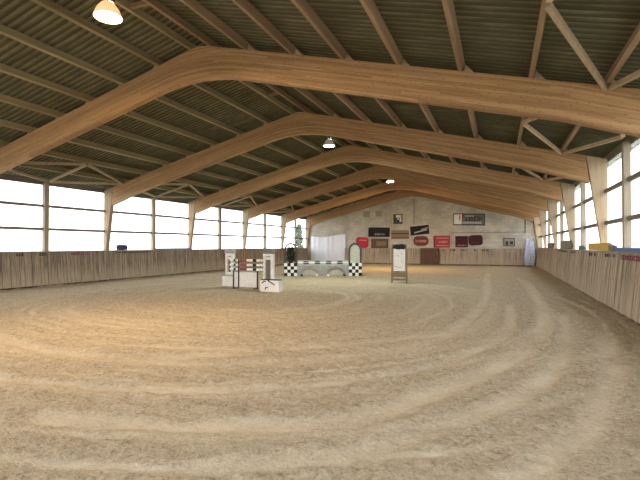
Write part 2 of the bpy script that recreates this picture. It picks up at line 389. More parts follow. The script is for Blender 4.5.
# ------------------------------------------------------------------ arched frames
def zbot(x):
    x = abs(x); a = 1.3
    z = 6.08 - .255 * x if x > a else 6.08 - .255 * a / 2 - .255 * x * x / (2 * a)
    return z - max(0, (x - 8.3) / 1.2) * .12
def arch_beam():
    xs = sorted(set([round(q, 3) for q in np.linspace(-9.5, 9.5, 77)] + [0]))
    rows = []; u = 0; prev = None
    for x in xs:
        t = (6.8 - S * (math.sqrt(x * x + .02) - .02)); b = zbot(x)
        xb = x * (1 + .01 * max(0, (abs(x) - 9) / .5))
        if prev is not None: u += math.hypot(x - prev[0], t - prev[1])
        prev = (x, t); rows.append((x, t, xb, b, u))
    me = bpy.data.meshes.new('beam'); V = []; F = []; UV = []
    h = .1; nv = 4
    def fv(x, t, xb, b, k, y): q = k / nv; return (x + (xb - x) * (1 - q), y, b + (t - b) * q)
    def quad(p, uv):
        i = len(V); V.extend(p); F.append([i, i + 1, i + 2, i + 3]); UV.extend(uv)
    for r, s in zip(rows, rows[1:]):
        for y, fl in ((-h, 0), (h, 1)):
            for k in range(nv):
                # lamination lines run parallel to the lower edge; thickness in metres
                p = [fv(*r[:4], k, y), fv(*s[:4], k, y), fv(*s[:4], k + 1, y), fv(*r[:4], k + 1, y)]
                uv = [(r[4], (r[1] - r[3]) * k / nv), (s[4], (s[1] - s[3]) * k / nv), (s[4], (s[1] - s[3]) * (k + 1) / nv), (r[4], (r[1] - r[3]) * (k + 1) / nv)]
                if fl: p = p[::-1]; uv = uv[::-1]
                quad(p, uv)
        quad([fv(*r[:4], 0, -h), fv(*r[:4], 0, h), fv(*s[:4], 0, h), fv(*s[:4], 0, -h)], [(r[4], .005), (r[4], .035), (s[4], .035), (s[4], .005)])
        quad([fv(*r[:4], nv, h), fv(*r[:4], nv, -h), fv(*s[:4], nv, -h), fv(*s[:4], nv, h)], [(r[4], .035), (r[4], .005), (s[4], .005), (s[4], .035)])
    for r, fl in ((rows[0], 0), (rows[-1], 1)):
        p = [fv(*r[:4], 0, -h), fv(*r[:4], nv, -h), fv(*r[:4], nv, h), fv(*r[:4], 0, h)]
        quad(p[::-1] if fl else p, [(0, 0), (0, .7), (.2, .7), (.2, 0)])
    me.from_pydata(V, [], F); me.materials.append(GL)
    ul = me.uv_layers.new(name='UVMap'); ul.data.foreach_set('uv', np.array(UV, 'f').ravel())
    import bmesh
    bm = bmesh.new(); bm.from_mesh(me); bmesh.ops.remove_doubles(bm, verts=bm.verts, dist=.0005); bmesh.ops.recalc_face_normals(bm, faces=bm.faces); bm.to_mesh(me); bm.free()
    return me
PX = [.3, 1.36, 2.63, 3.89, 5.14, 6.4, 7.68, 8.9]
ARCH = arch_beam()
def make_frame(label):
    t = thing('arched_frame', label, 'roof frame', (0, FR[0], 0), 0, 'arched laminated timber frames')
    o = bpy.data.objects.new('beam', ARCH); C.objects.link(o); o.parent = t
    for sg in (-1, 1):
        mb = MB(); mb.extrude([(sg * 9.905, 0), (sg * 10.06, 0), (sg * 10.06, 4.215), (sg * 9.52, 4.355), (sg * 9.885, 1.75), (sg * 9.905, 1.5)], -.095, .095)
        mb.build('column', COL, t)
        mb = MB()
        for x in PX[1:]:
            x0 = x + .03; x1 = x + .25
            mb.extrude([(sg * x0, ztop(x0) + .002), (sg * x1, ztop(x1) + .002), (sg * (x0 + .042), ztop(x0) + .16)], -.06, .06)
            mb.build('cleat', COL, t); mb = MB()
    return t
FL = ['nearest and largest arched laminated timber frame crossing the upper picture',
      'second arched laminated timber frame from the camera, its left column beside the navy bag',
      'third arched laminated timber frame from the camera',
      'fourth arched laminated timber frame from the camera',
      'fifth arched laminated timber frame, last one before the end wall frame',
      'farthest arched laminated timber frame standing against the pale block end wall']
fr0 = make_frame(FL[0])
for k in range(1, 6):
    c = copy_tree(fr0); c.location = (0, FR[k], 0); c['label'] = FL[k]
o = bpy.data.objects.new('trim_3', ARCH.copy()); C.objects.link(o); o.location = (0, F0, 0); struct(o)

# ------------------------------------------------------------------ purlins, ridge spacers, eave bracing
ORD = ['first', 'second', 'third', 'fourth', 'fifth', 'sixth', 'seventh', 'eighth']
BAYN = ['in the roof bay nearest the camera', 'between the first and second arched frames', 'between the second and third arched frames',
        'between the third and fourth arched frames', 'between the fourth and fifth arched frames', 'in the last roof bay']
BY = list(zip([F0] + FR[:-1], FR))
th = math.atan(S)
pur_mesh = {}
for b, (ya, yb) in enumerate(BY):
    for sg, sd in ((-1, 'left'), (1, 'right')):
        for k, x in enumerate(PX):
            key = (sg, k == 0, round(yb - ya, 2))
            if key not in pur_mesh:
                mb = MB(); R = Matrix.Identity(3) if k == 0 else Matrix.Rotation(sg * th, 3, 'Y')
                mb.box((0, 0, 0), (.085, yb - ya - .006, .19 if k else .17), R=R)
                src = mb.build('purlin', PURL if sg < 0 else PURR); pur_mesh[key] = src; o = src
            else:
                o = pur_mesh[key].copy(); C.objects.link(o)
            h = ztop(x) + (.105 if k else .098)
            o.location = (sg * x, (ya + yb) / 2, h)
            lab = ('ridge purlin just %s of the roof ridge, %s' % (sd, BAYN[b])) if k == 0 else '%s timber purlin %s of the ridge, %s' % (ORD[k - 1], sd, BAYN[b])
            tag(o, lab, 'roof beam', 'roof purlins')
    ym = (ya + yb) / 2
    mb = MB(); mb.box((0, 0, 0), (.508, .07, .1)); o = mb.build('ridge_spacer', PURR, loc=(0, ym + .9, ztop(.3) + .1))
    tag(o, 'short timber block joining the two ridge purlins ' + BAYN[b], 'roof block', 'ridge spacers')
    for sg, sd in ((-1, 'left'), (1, 'right')):
        t = thing('eave_bracing', 'thin timber zigzag bracing under the %s eave, %s' % (sd, BAYN[b]), 'roof bracing', (sg * 8.8, ym, ztop(8.8)), 0, 'eave bracings')
        hl = (yb - ya) / 2
        def q(x, y): return (sg * (x - 8.8), y, ztop(x) - ztop(8.8) - .038)
        segs = [(q(7.68, .06), q(8.86, hl - .1)), (q(7.68, -.06), q(8.86, -hl + .1)), (q(8.92, hl - .1), q(9.8, .08)), (q(8.92, -hl + .1), q(9.8, -.08)), (q(7.74, 0), q(9.8, 0))]
        for a, c in segs[:5 if sg < 0 else 4]:
            mb = MB(); mb.beam(a, c, .07, .09); mb.build('strut', BRC, t)

# ------------------------------------------------------------------ windows (structure), window posts, kickboards
wn = 0
def window(y0, y1, sg, base, clear=False):
    global wn
    wn += 1; h0, h1 = base, 4.12
    ym = (y0 + y1) / 2; w = y1 - y0
    e = bpy.data.objects.new('window_%d' % wn, None); C.objects.link(e); e.location = (sg * 10.05, ym, base); struct(e)
    mb = MB(); mb.box((sg * .02, 0, (h1 - h0) / 2), (.008, w + .02, h1 - h0)); mb.build('pane', PANE2 if clear else PANE, e)
    for z in (2.32, 3.26):
        mb = MB(); mb.box((-sg * .035, 0, z - base), (.08, w, .11)); mb.build('rail', RAIL, e)
    mb = MB(); mb.box((-sg * .06, 0, -.02), (.13, w, .035)); mb.build('sill', POST, e)
for sg, base in ((-1, 1.42), (1, 1.46)):
    ys = [(a, b) for a, b in BY] + [(-2.9, F0)]
    for b, (ya, yb) in enumerate(ys):
        ym = (ya + yb) / 2 + (.5 if sg > 0 else 0)
        window(ya + .1, ym - .1, sg, base, clear=(b == 5 and sg < 0)); window(ym + .1, yb - .1, sg, base, clear=(b == 5 and sg < 0))
WL = ['nearest the camera', 'between the first and second frame columns', 'between the second and third frame columns', 'between the third and fourth frame columns',
      'between the fourth and fifth frame columns', 'between the last two frame columns']
mb = MB(); mb.box((0, 0, 2.09), (.155, .19, 4.18)); p0 = mb.build('window_post', POST); first = True
for b, (ya, yb) in enumerate(BY):
    for sg, sd in ((-1, 'left'), (1, 'right')):
        if b == 0 and sg > 0: continue
        o = p0 if first else p0.copy()
        if not first: C.objects.link(o)
        first = False; o.location = (sg * 9.98, (ya + yb) / 2 + (.5 if sg > 0 else 0), 0)
        tag(o, 'slim timber window post in the %s wall %s' % (sd, WL[b]), 'post', 'window posts')

def kick_boards(w, zt, seed, axis='y', xb=KB, xt=KT, th_=.035):
    """boards run from -w/2 to w/2 along y; leaning towards +x with height"""
    r = random.Random(seed); mb = MB(); y = -w / 2
    while y < w / 2 - .02:
        d = min(r.uniform(.13, .19), w / 2 - y); o = r.uniform(-.012, .012); zb = .07; zz = zt - r.uniform(0, .012); g = .0085
        sk = r.uniform(-.01, .01)
        a, c = y + g, y + d - g
        X0, X1 = o, (xt - xb) + o
        mb.hexa([(X0, a, zb), (X0 + th_, a, zb), (X0 + th_, c, zb), (X0, c, zb), (X1, a + sk, zz), (X1 + th_, a + sk, zz), (X1 + th_, c + sk, zz), (X1, c + sk, zz)])
        y += d
    return mb
def marks(spec, zt, run, xoff, seed):
    """small faded letters painted along the top of the boards"""
    r = random.Random(seed); out = []
    return out
def place_kick(ya, yb, sg, zt, label, seed, letters=()):
    ym = (ya + yb) / 2; w = yb - ya - .02
    t = thing('kickboard', label, 'kickboard', (sg * KB, ym, 0), 0 if sg > 0 else math.pi, 'side wall kickboards')
    kick_boards(w, zt, seed).build('boards', KICK if sg < 0 else KICK2, t)
    mb = MB(); mb.box((.07, 0, .06), (.06, w, .12)); mb.build('shadow_gap_beam', DARK, t)  # near-black strip paints in the shadow gap below the boards
    mb = MB(); mb.box((.12, 0, zt + .012), (.115, w, .028)); mb.build('cap_rail', POST, t)
    lean = (KT - KB) / zt
    for (y0, y1, m, hgt) in letters:            # painted lettering, board top
        r = random.Random(seed + 5); mb = MB(); y = min(y0, y1)
        while y < max(y0, y1):
            d = r.uniform(.07, .15); hh = hgt * r.uniform(.7, 1.0); zc = zt - .04 - hgt / 2
            yy = (y + d / 2 - ym) * (1 if sg > 0 else -1)
            x = lean * zc - .021
            if r.random() < .85:
                kind = r.randint(0, 2)
                if kind != 1: mb.box((x, yy, zc), (.006, d * .3, hh))
                if kind != 0: mb.box((x, yy, zc + hh * .33), (.006, d * .85, hh * .25)); mb.box((x, yy, zc - hh * .33), (.006, d * .85, hh * .25)); mb.box((x, yy + d * .3, zc), (.006, d * .25, hh * .5))
            y += d
        mb.build('lettering', m, t)
KL = ['nearest the camera', 'between the first and second frame columns', 'between the second and third frame columns',
      'between the third and fourth frame columns', 'behind the red and white jump', 'in the far corner by the end wall']
KR = ['nearest the camera', 'below the yellow block and blue plank', 'between the second and third frame columns',
      'between the third and fourth frame columns', 'between the fourth and fifth frame columns', 'in the far corner behind the pale blue sheeting']
for b, (ya, yb) in enumerate(BY):
    if b == 5: yb = 38.14
    lt = {1: [(10.9, 11.3, MARKD, .12), (11.8, 12.2, MARKD, .12), (13.2, 14.2, MARKR, .12)], 2: [(15.6, 17.9, MARKD, .09)], 0: []}.get(b, [])
    place_kick(ya, yb, -1, 1.40, 'leaning grey timber kickboard on the left, ' + KL[b], 11 + b, lt)
    rt = {0: [(7.8, 9.2, MARKR, .13)], 1: [(9.4, 12.6, MARKR, .13), (13.2, 14.3, MARKD, .10)], 2: [(15.6, 16.8, MARKD, .12), (19.6, 20.6, MARKD, .10)], 3: [(22, 25, MARKD, .1)]}.get(b, [])
    place_kick(ya, yb, 1, 1.48, 'leaning grey timber kickboard on the right, ' + KR[b], 31 + b, rt)

# end wall kickboards and gate
def end_kick(x0, x1, label, seed, letters=()):
    xm = (x0 + x1) / 2; w = x1 - x0
    t = thing('kickboard', label, 'kickboard', (xm, 38.2, 0), math.pi / 2, 'end wall kickboards')
    kick_boards(w, 1.37, seed, xb=0, xt=.1).build('boards', KICK2, t)
    mb = MB(); mb.box((.09, 0, .06), (.06, w, .12)); mb.build('shadow_gap_beam', DARK, t)  # same dark strip, shade of the foot gap put into its colour
    mb = MB(); mb.box((.15, 0, 1.385), (.12, w, .03)); mb.build('cap_rail', POST, t)
    for a, b, m in letters:
        r = random.Random(seed); mb = MB(); y = a
        while y < b:
            d = r.uniform(.1, .2)
            if r.random() < .8: mb.box((.068, -(y - xm), 1.26), (.01, d * .75, r.uniform(.08, .15)))
            y += d
        mb.build('lettering', m, t)
end_kick(-6.1, .78, 'timber kickboard along the end wall left of the brown gate', 51)
end_kick(2.42, 9.6, 'timber kickboard along the end wall right of the brown gate', 52, [(2.7, 3.5, MARKR), (3.6, 4.6, MARKD), (5.2, 6.3, MARKD)])
d = bpy.data.objects.new('door_1', None); C.objects.link(d); d.location = (1.6, 38.24, 0); struct(d)
mb = MB()
for k in range(7): mb.box((-.68 + k * .226, 0, .74), (.218, .05, 1.36))
mb.build('leaf', BROWN, d)
for z in (.3, 1.2):
    mb = MB(); mb.box((0, -.035, z), (1.52, .03, .1)); mb.build('ledge', BROWN, d)
mb = MB(); mb.box((.6, -.06, 1.0), (.05, .04, .16)); mb.build('door_handle', METAL, d)

# ------------------------------------------------------------------ lamps
def lamp(y, label, col, strength, glowc, glow_s=.08, x=.05):
    t = thing('hanging_lamp', label, 'lamp', (x, y, 6.1), 0, 'round bay lamps under the ridge')
    sh = glow('frosted_shade', glowc, glow_s, (.75, .7, .65)); ln = glow('lamp_lens', col, strength)
    mb = MB(); mb.lathe([(.235, 0), (.225, .05), (.19, .15), (.12, .26), (.09, .28), (.085, .275), (.113, .25), (.18, .145), (.215, .05), (.228, 0), (.235, 0)], 32)
    mb.v = [(x * 1.1, y_ * 1.1, z) for x, y_, z in mb.v]; mb.build('lamp_shade', sh, t, smooth=True)
    mb = MB(); mb.lathe([(.0, .012), (.14, .01), (.244, .02), (.244, .03), (.0, .03)], 32); mb.build('lens', ln, t, smooth=False)
    mb = MB(); mb.tube((0, 0, .275), (0, 0, .44), .085, .075, 16); mb.box((.09, 0, .36), (.1, .09, .14)); mb.build('ballast_housing', plain('dark_housing', (.05, .05, .05), .5), t)
    mb = MB(); mb.tube((0, 0, .44), (0, 0, .735), .014, .014, 8); mb.build('hook', METAL, t)
    mb = MB(); mb.box((0, 0, .70), (.515, .06, .05)); mb.build('mounting_bar', METAL, t)
    return t
lamp(6.3, 'lit round lamp with warm orange glow at the upper left of the picture', (1, .66, .33), 370, (1, .5, .2), .5)
lamp(18.3, 'lit white round lamp hanging between the second and third arched frames', (.95, 1, .84), 300, (.5, .5, .4))
lamp(30.2, 'small distant lit lamp hanging between the fourth and fifth arched frames', (1, .68, .34), 430, (.6, .4, .2))


# ------------------------------------------------------------------ things on the window ledges
ZR, ZL = 1.508, 1.428
mb = MB(); mb.box((0, 0, .052), (.08, 3.85, .10)); o = mb.build('plank', BLUE, loc=(9.845, 11.4, ZR), bevel=.012)
tag(o, 'long blue plank lying on top of the right kickboard', 'plank')
t = thing('jump_block', 'yellow block lying on top of the right kickboard beside the blue plank', 'block', (9.825, 15.2, ZR))
mb = MB(); mb.box((0, 0, .115), (.085, 2.9, .22)); mb.build('body', YELL, t, bevel=.02)
mb = MB(); mb.box((0, -1.475, .13), (.09, .05, .17)); mb.build('end_cap', GREYF, t, bevel=.015)
def lumpy(name, size, m, loc, seed, rz=0, fold=0):
    import bmesh
    from mathutils import noise as mn
    bm = bmesh.new(); bmesh.ops.create_cube(bm, size=1); bmesh.ops.subdivide_edges(bm, edges=bm.edges, cuts=7, use_grid_fill=True)
    for v in bm.verts:
        p = v.co.copy(); q = p.normalized() * .5; k = p.lerp(q * 1.15, .35)
        n = mn.noise_vector(p * 3.1 + Vector((seed, 0, 0))) * .10
        k = k + n; k.z = max(k.z, -.5)
        if fold: k.x += math.sin(p.y * fold + seed) * .10
        v.co = Vector((k.x * size[0], k.y * size[1], (k.z + .5) * size[2]))
    me = bpy.data.meshes.new(name); bm.to_mesh(me); bm.free()
    for p in me.polygons: p.use_smooth = True
    me.materials.append(m); o = bpy.data.objects.new(name, me); C.objects.link(o); o.location = loc; o.rotation_euler = (0, 0, rz); return o
tag(lumpy('rag', (.1, .75, .16), GREYF, (9.84, 13.62, ZR), 3), 'small dark grey rag between the blue plank and yellow block', 'cloth')
tag(lumpy('bundle', (.11, 1.1, .15), GREYF, (9.84, 18.1, ZR - .0), 5), 'low grey cloth bundle on the right kickboard beyond the yellow block', 'bundle')
tag(lumpy('bundle', (.1, 3.4, .36), GREYF, (9.82, 22.0, ZR), 8), 'largest grey canvas bundle heaped on the right kickboard', 'bundle')
tag(lumpy('bundle', (.1, 3.2, .30), GREYF, (9.82, 28.3, ZR), 12), 'farthest grey canvas bundle on the right kickboard', 'bundle')
t = thing('bag', 'small navy bag standing on the left kickboard beside the second frame column', 'bag', (-9.84, 16.05, ZL), 0)
o = lumpy('body', (.12, .62, .25), NAVY, (0, 0, 0), 15); o.parent = t
mb = MB(); mb.path([(0, -.14, .21), (0, -.10, .28), (0, .10, .28), (0, .14, .21)], .012); mb.build('handle', BLACK, t)
mb = MB(); mb.box((0, 0, .04), (.08, 2.9, .08)); o = mb.build('plank', BLUE, loc=(-9.845, 19.75, ZL), bevel=.01)
tag(o, 'thin dark blue plank lying on top of the left kickboard', 'plank')

# ------------------------------------------------------------------ jump with red and white poles
JY = 14.72
def wing(x, z0, label, w, base):
    t = thing('jump_wing', label, 'jump stand', (x, JY, 0), 0, 'wings of the pole jump')
    zt = 1.34
    for sx in (-1, 1):
        mb = MB(); mb.box((sx * (w / 2 - .05), 0, (z0 + zt) / 2), (.1, .16, zt - z0)); mb.build('upright', OFFW, t, bevel=.008)
    mb = MB(); mb.box((0, .03, (z0 + zt) / 2), (w - .2, .05, zt - z0)); mb.build('recess_panel', plain('dark_recess', (.16, .155, .14), .8), t)
    for z in (z0 + .06, 1.16, zt - .05):
        mb = MB(); mb.box((0, -.02, z), (w - .2, .12, .1)); mb.build('crosspiece', OFFW, t, bevel=.006)
    a = [(w * .6 * math.cos(k * math.pi / 10), zt + .2 * math.sin(k * math.pi / 10)) for k in range(11)]
    mb = MB(); mb.extrude(a, -.11, .11); mb.build('top_cap', GREYP if base else plain('dark_cap', (.17, .165, .16), .7), t, bevel=.006)
    if base:
        mb = MB(); mb.box((0, 0, z0 / 2 + .03), (w + .1, .42, z0 - .06)); mb.box((0, 0, z0 - .02), (w + .14, .46, .04), 1); mb.box((0, 0, .02), (w + .14, .46, .04), 1); mb.build('plinth', [OFFW, GREYP], t, bevel=.008)
    else:
        mb = MB(); mb.box((0, 0, .03), (w + .06, .5, .06)); mb.build('foot', OFFW, t, bevel=.008)
    return t
lw = wing(-2.76, .50, 'left white jump wing with rounded grey top on a white plinth', .36, True)
rw = wing(-1.03, .06, 'right white jump wing with tall grey recess, behind the low white block', .43, False)
for t, sx in ((lw, 1), (rw, -1)):
    for z in (1.08, .90, .73):
        mb = MB(); mb.box((sx * (.22 if sx > 0 else .24), -.09, z - .055), (.12, .09, .02)); mb.box((sx * (.27 if sx > 0 else .29), -.09, z - .03), (.02, .09, .06)); mb.build('cup', METAL, t)
def jump_pole(z, label):
    mb = MB(); xs = [-2.70, -2.52, -2.43, -2.24, -1.93, -1.66, -1.5, -1.25]; ms = [0, 1, 0, 2, 0, 1, 0]
    for a, b, m in zip(xs, xs[1:], ms): mb.tube((a + 1.975, 0, 0), (b + 1.975, 0, 0), .047, .047, 14, m)
    o = mb.build('jump_pole', [WHITE, BLACK, DRED_R], loc=(-1.975, JY - .09, z)); tag(o, label, 'jump pole', 'poles of the pole jump')
DRED_R = plain('worn_red_paint', (.30, .07, .07), .6)
jump_pole(1.08, 'top white, black and red jump pole of three'); jump_pole(.90, 'middle white, black and red jump pole of three'); jump_pole(.73, 'lowest white, black and red jump pole of three')
t = thing('jump_filler', 'white panelled jump filler with black uprights under the striped poles', 'jump panel', (-1.91, JY - .22, 0))
mb = MB(); mb.box((0, 0, .345), (1.06, .03, .61)); mb.build('panel', OFFW, t)
for x in (-.53, -.30, .53):
    h = 1.14 if x == -.30 else .68
    mb = MB(); mb.box((x, -.025, h / 2), (.04, .04, h)); mb.build('upright', BLACK, t)
for z in (.65, .05):
    mb = MB(); mb.box((0, -.022, z), (1.08, .03, .035)); mb.build('rail', GREYP, t)
for x in (-.45, .45):
    mb = MB(); mb.box((x, 0, .02), (.05, .3, .04)); mb.build('foot', BLACK, t)
t = thing('jump_block', 'low white block with black edge standing in front of the right jump wing', 'block', (-.48, 13.9, 0))
mb = MB(); mb.box((0, 0, .21), (.76, .30, .42)); mb.build('body', WHITE, t, bevel=.015)
mb = MB(); mb.box((.02, -.01, .432), (.72, .27, .025)); mb.build('top_strip', BLACK, t)
mb = MB()
for x, z, a, l in ((-.28, .34, .5, .12), (-.2, .38, -.3, .1), (.05, .36, -.5, .22), (.16, .30, -.45, .16), (-.16, .13, 1.1, .1), (-.12, .16, .1, .1), (-.02, .39, 1.5, .06)):
    mb.box((x * .9, -.153, z), (l, .006, .035), R=Matrix.Rotation(-a, 3, 'Y'))
mb.build('painted_mark', BLACK, t)

# ------------------------------------------------------------------ checkered wall jump
A = Vector((-3.32, 21.3)); B = Vector((-.16, 22.75)); ang = math.atan2(B.y - A.y, B.x - A.x); ln = (B - A).length
def checker(label, pos, plant):
    t = thing('jump_wing', label, 'jump stand', (pos.x, pos.y, 0), ang, 'wings of the checkered jump')
    mb = MB(); n = 4; s = .70 / n
    mb.box((0, 0, .355), (.70, .30, .70))
    mb.build('block', WHITE, t, bevel=.008)
    mb = MB()
    for i in range(n):
        for j in range(n):
            if (i + j) % 2 == (0 if plant else 1):
                mb.box((-.35 + (i + .5) * s, -.152, .01 + (j + .5) * s), (s, .006, s))
    mb.build('checker_pattern', BLACK, t)
    r = .31; z1 = 1.38
    pts = [(-r, 0, .70), (-r, 0, z1)] + [(r * math.cos(math.pi - k * math.pi / 10), 0, z1 + .38 * math.sin(k * math.pi / 10)) for k in range(1, 10)] + [(r, 0, z1), (r, 0, .70)]
    mb = MB(); mb.path(pts, .045, 8); mb.build('arch_frame', plain('dark_arch', (.07, .06, .06), .7), t)
    if not plant:
        mb = MB(); mb.extrude([(x, z) for x, y, z in pts], .03, .045); mb.build('arch_board', plain('pale_green_board', (.50, .52, .45), .8), t)
    return t
ux = Vector((math.cos(ang), math.sin(ang)))
checker('right black and white checkered jump wing with an arched frame on top', B, False)
lc = checker('left black and white checkered jump wing beside the dark shrub', A, True)
# artificial shrub on the left block
t = thing('artificial_shrub', 'dark bushy shrub standing on the left checkered block', 'plant', (A.x, A.y, .705), ang)
mb = MB(); mb.tube((0, 0, 0), (0, 0, .12), .09, .11, 14); mb.build('pot', BLACK, t)
mb = MB(); r = random.Random(4)
for k in range(420):
    th_ = r.uniform(0, 6.28); zz = r.uniform(.10, .85); rad = .24 * math.sqrt(r.random()) * (1.0 if zz < .6 else .75)
    c = Vector((rad * math.cos(th_), rad * .7 * math.sin(th_), zz)); R = Matrix.Rotation(r.uniform(0, 6), 3, 'Z') @ Matrix.Rotation(r.uniform(-1, 1), 3, 'X')
    mb.box(c, (.05, .10, .006), R=R)
mb.build('foliage', plain('dark_leaves', (.018, .024, .016), .7, .4, 30), t)
mid = (A + B) / 2; W2 = ln - .74
t = thing('jump_wall', 'grey viaduct jump wall with two arched openings between the checkered wings', 'jump wall', (mid.x, mid.y, 0), ang)
def arch_wall(w, h, y0, y1):
    mb = MB(); c = [-w * .255, w * .255]; r = w * .165; n = 14
    # front outline made of columns of quads around two arches
    xs = sorted(set([-w / 2, w / 2] + [cx + r * math.cos(k * math.pi / n) for cx in c for k in range(n + 1)]))
    def low(x):
        for cx in c:
            if abs(x - cx) < r + 1e-6: return .13 + .36 * math.sqrt(max(0, 1 - ((x - cx) / r) ** 2))
        return None
    for a, b in zip(xs, xs[1:]):
        m = (a + b) / 2; za = zb = 0
        if low(m) is not None: za, zb = low(a) or 0, low(b) or 0
        mb.hexa([(a, y0, za), (b, y0, zb), (b, y1, zb), (a, y1, za), (a, y0, h), (b, y0, h), (b, y1, h), (a, y1, h)])
    for cx in c: mb.box((cx, (y0 + y1) / 2, .03), (2 * r, y1 - y0, .06))
    return mb
arch_wall(W2, .62, -.1, .1).build('wall_panel', GREYP, t)
mb = MB()
for cx in (-W2 * .255, W2 * .255): mb.box((cx, .02, .3), (W2 * .32, .03, .5))
mb.build('arch_infill', plain('pale_infill', (.46, .43, .37), .8), t)
mb = MB()
for x in np.arange(-W2 / 2 + .2, W2 / 2, .34): mb.box((x, -.112, .52 + .0), (.012, .02, .18))
mb.box((0, -.112, .60), (W2, .02, .02)); mb.build('mortar_lines', OFFW, t)
for x in (-W2 * .42, -W2 * .12, W2 * .1, W2 * .42):
    mb = MB(); mb.box((x, -.12, .05), (.12, .16, .1)); mb.build('foot', OFFW if abs(x) < .5 else BLACK, t)
t2 = thing('jump_plank', 'black and white striped plank lying on top of the grey jump wall', 'jump plank', (mid.x, mid.y, .624), ang)
mb = MB(); mb.box((0, 0, .11), (W2, .09, .22)); mb.build('board', LGREY, t2)
mb = MB(); n = 9; s = W2 / n
for i in range(n):
    if i % 2 == 1:
        mb.box((-W2 / 2 + (i + .5) * s, -.048, .055), (s * .95, .006, .06)); mb.box((-W2 / 2 + (i + .5) * s, -.048, .165), (s * .8, .006, .05))
mb.build('black_stripes', BLACK, t2)
mb = MB()
for i in range(0, n, 2): mb.box((-W2 / 2 + (i + .5) * s, -.048, .11), (s * .95, .006, .07))
mb.build('white_stripes', WHITE, t2)

# ------------------------------------------------------------------ tall stand with white board
t = thing('jump_stand', 'tall wooden stand with a white board and dark cloth standing on the sand', 'stand', (3.0, 19.3, 0), .15)
RW = wood('stand_timber', (.33, .25, .16), (.19, .135, .08), 'z')
for x in (-.33, .31):
    for y in (-.16, .2):
        mb = MB(); mb.beam((x, y, 0), (x * .92, y * .5, 1.66), .06, .06, up=(0, 1, 0)); mb.build('leg', RW, t)
for z in (.16, .42):
    mb = MB(); mb.box((0, -.14, z), (.62, .04, .09)); mb.build('rung', RW, t)
mb = MB(); mb.box((0, .15, .30), (.62, .04, .08)); mb.build('rung', RW, t)
mb = MB(); mb.box((-.01, 0, .50), (.66, .36, .04)); mb.build('step', RW, t)
mb = MB(); mb.box((0, -.135, 1.02), (.50, .03, .98)); mb.build('board', WHITE, t, bevel=.01)
mb = MB()
for x, z, a in ((-.12, .72, .4), (.02, .69, -.2), (-.06, 1.2, .8), (.1, 1.3, 1.2), (.13, .95, .7)): mb.box((x, -.152, z), (.12, .006, .03), R=Matrix.Rotation(a, 3, 'Y'))
mb.build('scuff_mark', LGREY, t)
mb = MB(); mb.box((0, 0, 1.68), (.64, .3, .05)); mb.build('top_board', RW, t)
o = lumpy('dark_cloth', (.56, .26, .24), BLACK, (0, -.03, 1.47), 22); o.parent = t

# ------------------------------------------------------------------ end wall: banners, boards, sheeting
YW = YE
def board(name, label, cat, x0, z1, x1, z0, m, tilt=0, frame=None, depth=.05, group=None, shape='rect'):
    w, h = x1 - x0, z1 - z0
    t = thing(name, label, cat, ((x0 + x1) / 2, YW - depth / 2 - .002, (z0 + z1) / 2), 0, group); t.rotation_euler = (0, tilt, 0)
    if shape == 'rect': mb = MB(); mb.box((0, 0, 0), (w, depth, h))
    else:
        mb = MB(); c = min(w, h) * (.45 if shape == 'oval' else .28); pts = []
        for cx, cz, a0 in ((w / 2 - c, h / 2 - c, 0), (-w / 2 + c, h / 2 - c, 90), (-w / 2 + c, -h / 2 + c, 180), (w / 2 - c, -h / 2 + c, 270)):
            for k in range(7): a = math.radians(a0 + k * 15); pts.append((cx + c * math.cos(a), cz + c * math.sin(a)))
        mb.extrude(pts, -depth / 2, depth / 2)
    mb.build('panel', m, t)
    if frame:
        mb = MB(); f = .06
        for c, d in (((0, 0, h / 2), (w + f, depth + .03, f)), ((0, 0, -h / 2), (w + f, depth + .03, f)), ((-w / 2, 0, 0), (f, depth + .03, h)), ((w / 2, 0, 0), (f, depth + .03, h))): mb.box(c, d)
        mb.build('frame', frame, t)
    return t, w, h, depth
def deco(b, name, m, items):
    t, w, h, d = b; mb = MB()
    for x, z, ww, hh, a in items: mb.box((x * w, -d / 2 - .006, z * h), (ww * w, .012, hh * h), R=Matrix.Rotation(a, 3, 'Y'))
    mb.build(name, m, t)
def squiggle(seed, n, x0, x1, z, hh):
    r = random.Random(seed); out = []; s = (x1 - x0) / n
    for k in range(n):
        x = x0 + (k + .5) * s; q = r.randint(0, 2)
        if q != 0: out.append((x - s * .25, z, s * .18, hh, 0))
        if q != 1: out.append((x + s * .1, z + hh * .35, s * .5, hh * .25, 0)); out.append((x + s * .1, z - hh * .35, s * .5, hh * .25, 0))
        out.append((x + s * .25, z, s * .15, hh * r.uniform(.5, 1), 0))
    return out
b = board('sign', 'small square dark sign with white angular mark, highest on the end wall', 'sign', -1.62, 4.42, -.82, 3.56, DARK)
deco(b, 'white_mark', WHITE, [(.1, .28, .62, .26, 0), (.30, .0, .2, .6, 0), (.02, .0, .2, .12, 0)]); deco(b, 'blue_mark', NAVY, [(.0, -.33, .4, .2, 0)])
b = board('banner', 'long dark banner with white left end, high on the right of the end wall', 'banner', 3.52, 4.28, 5.98, 3.36, plain('banner_grey', (.16, .15, .15), .6), .03, BLACK)
deco(b, 'white_field', WHITE, [(-.36, 0, .26, .9, 0)]); deco(b, 'pale_strip', LGREY, [(.1, -.3, .62, .18, 0), (.02, .3, .3, .12, 0)])
deco(b, 'lettering', BLACK, [(-.30, .12, .04, .5, 0)] + squiggle(3, 6, -.15, .42, .08, .4)); deco(b, 'red_mark', RED, [(-.2, .3, .06, .3, 0)])
b = board('banner', 'black banner with pale lettering, left one of two on the end wall', 'banner', -3.92, 3.26, -1.96, 2.42, BLACK, .02)
deco(b, 'lettering', LGREY, squiggle(5, 8, -.2, .28, -.22, .2))
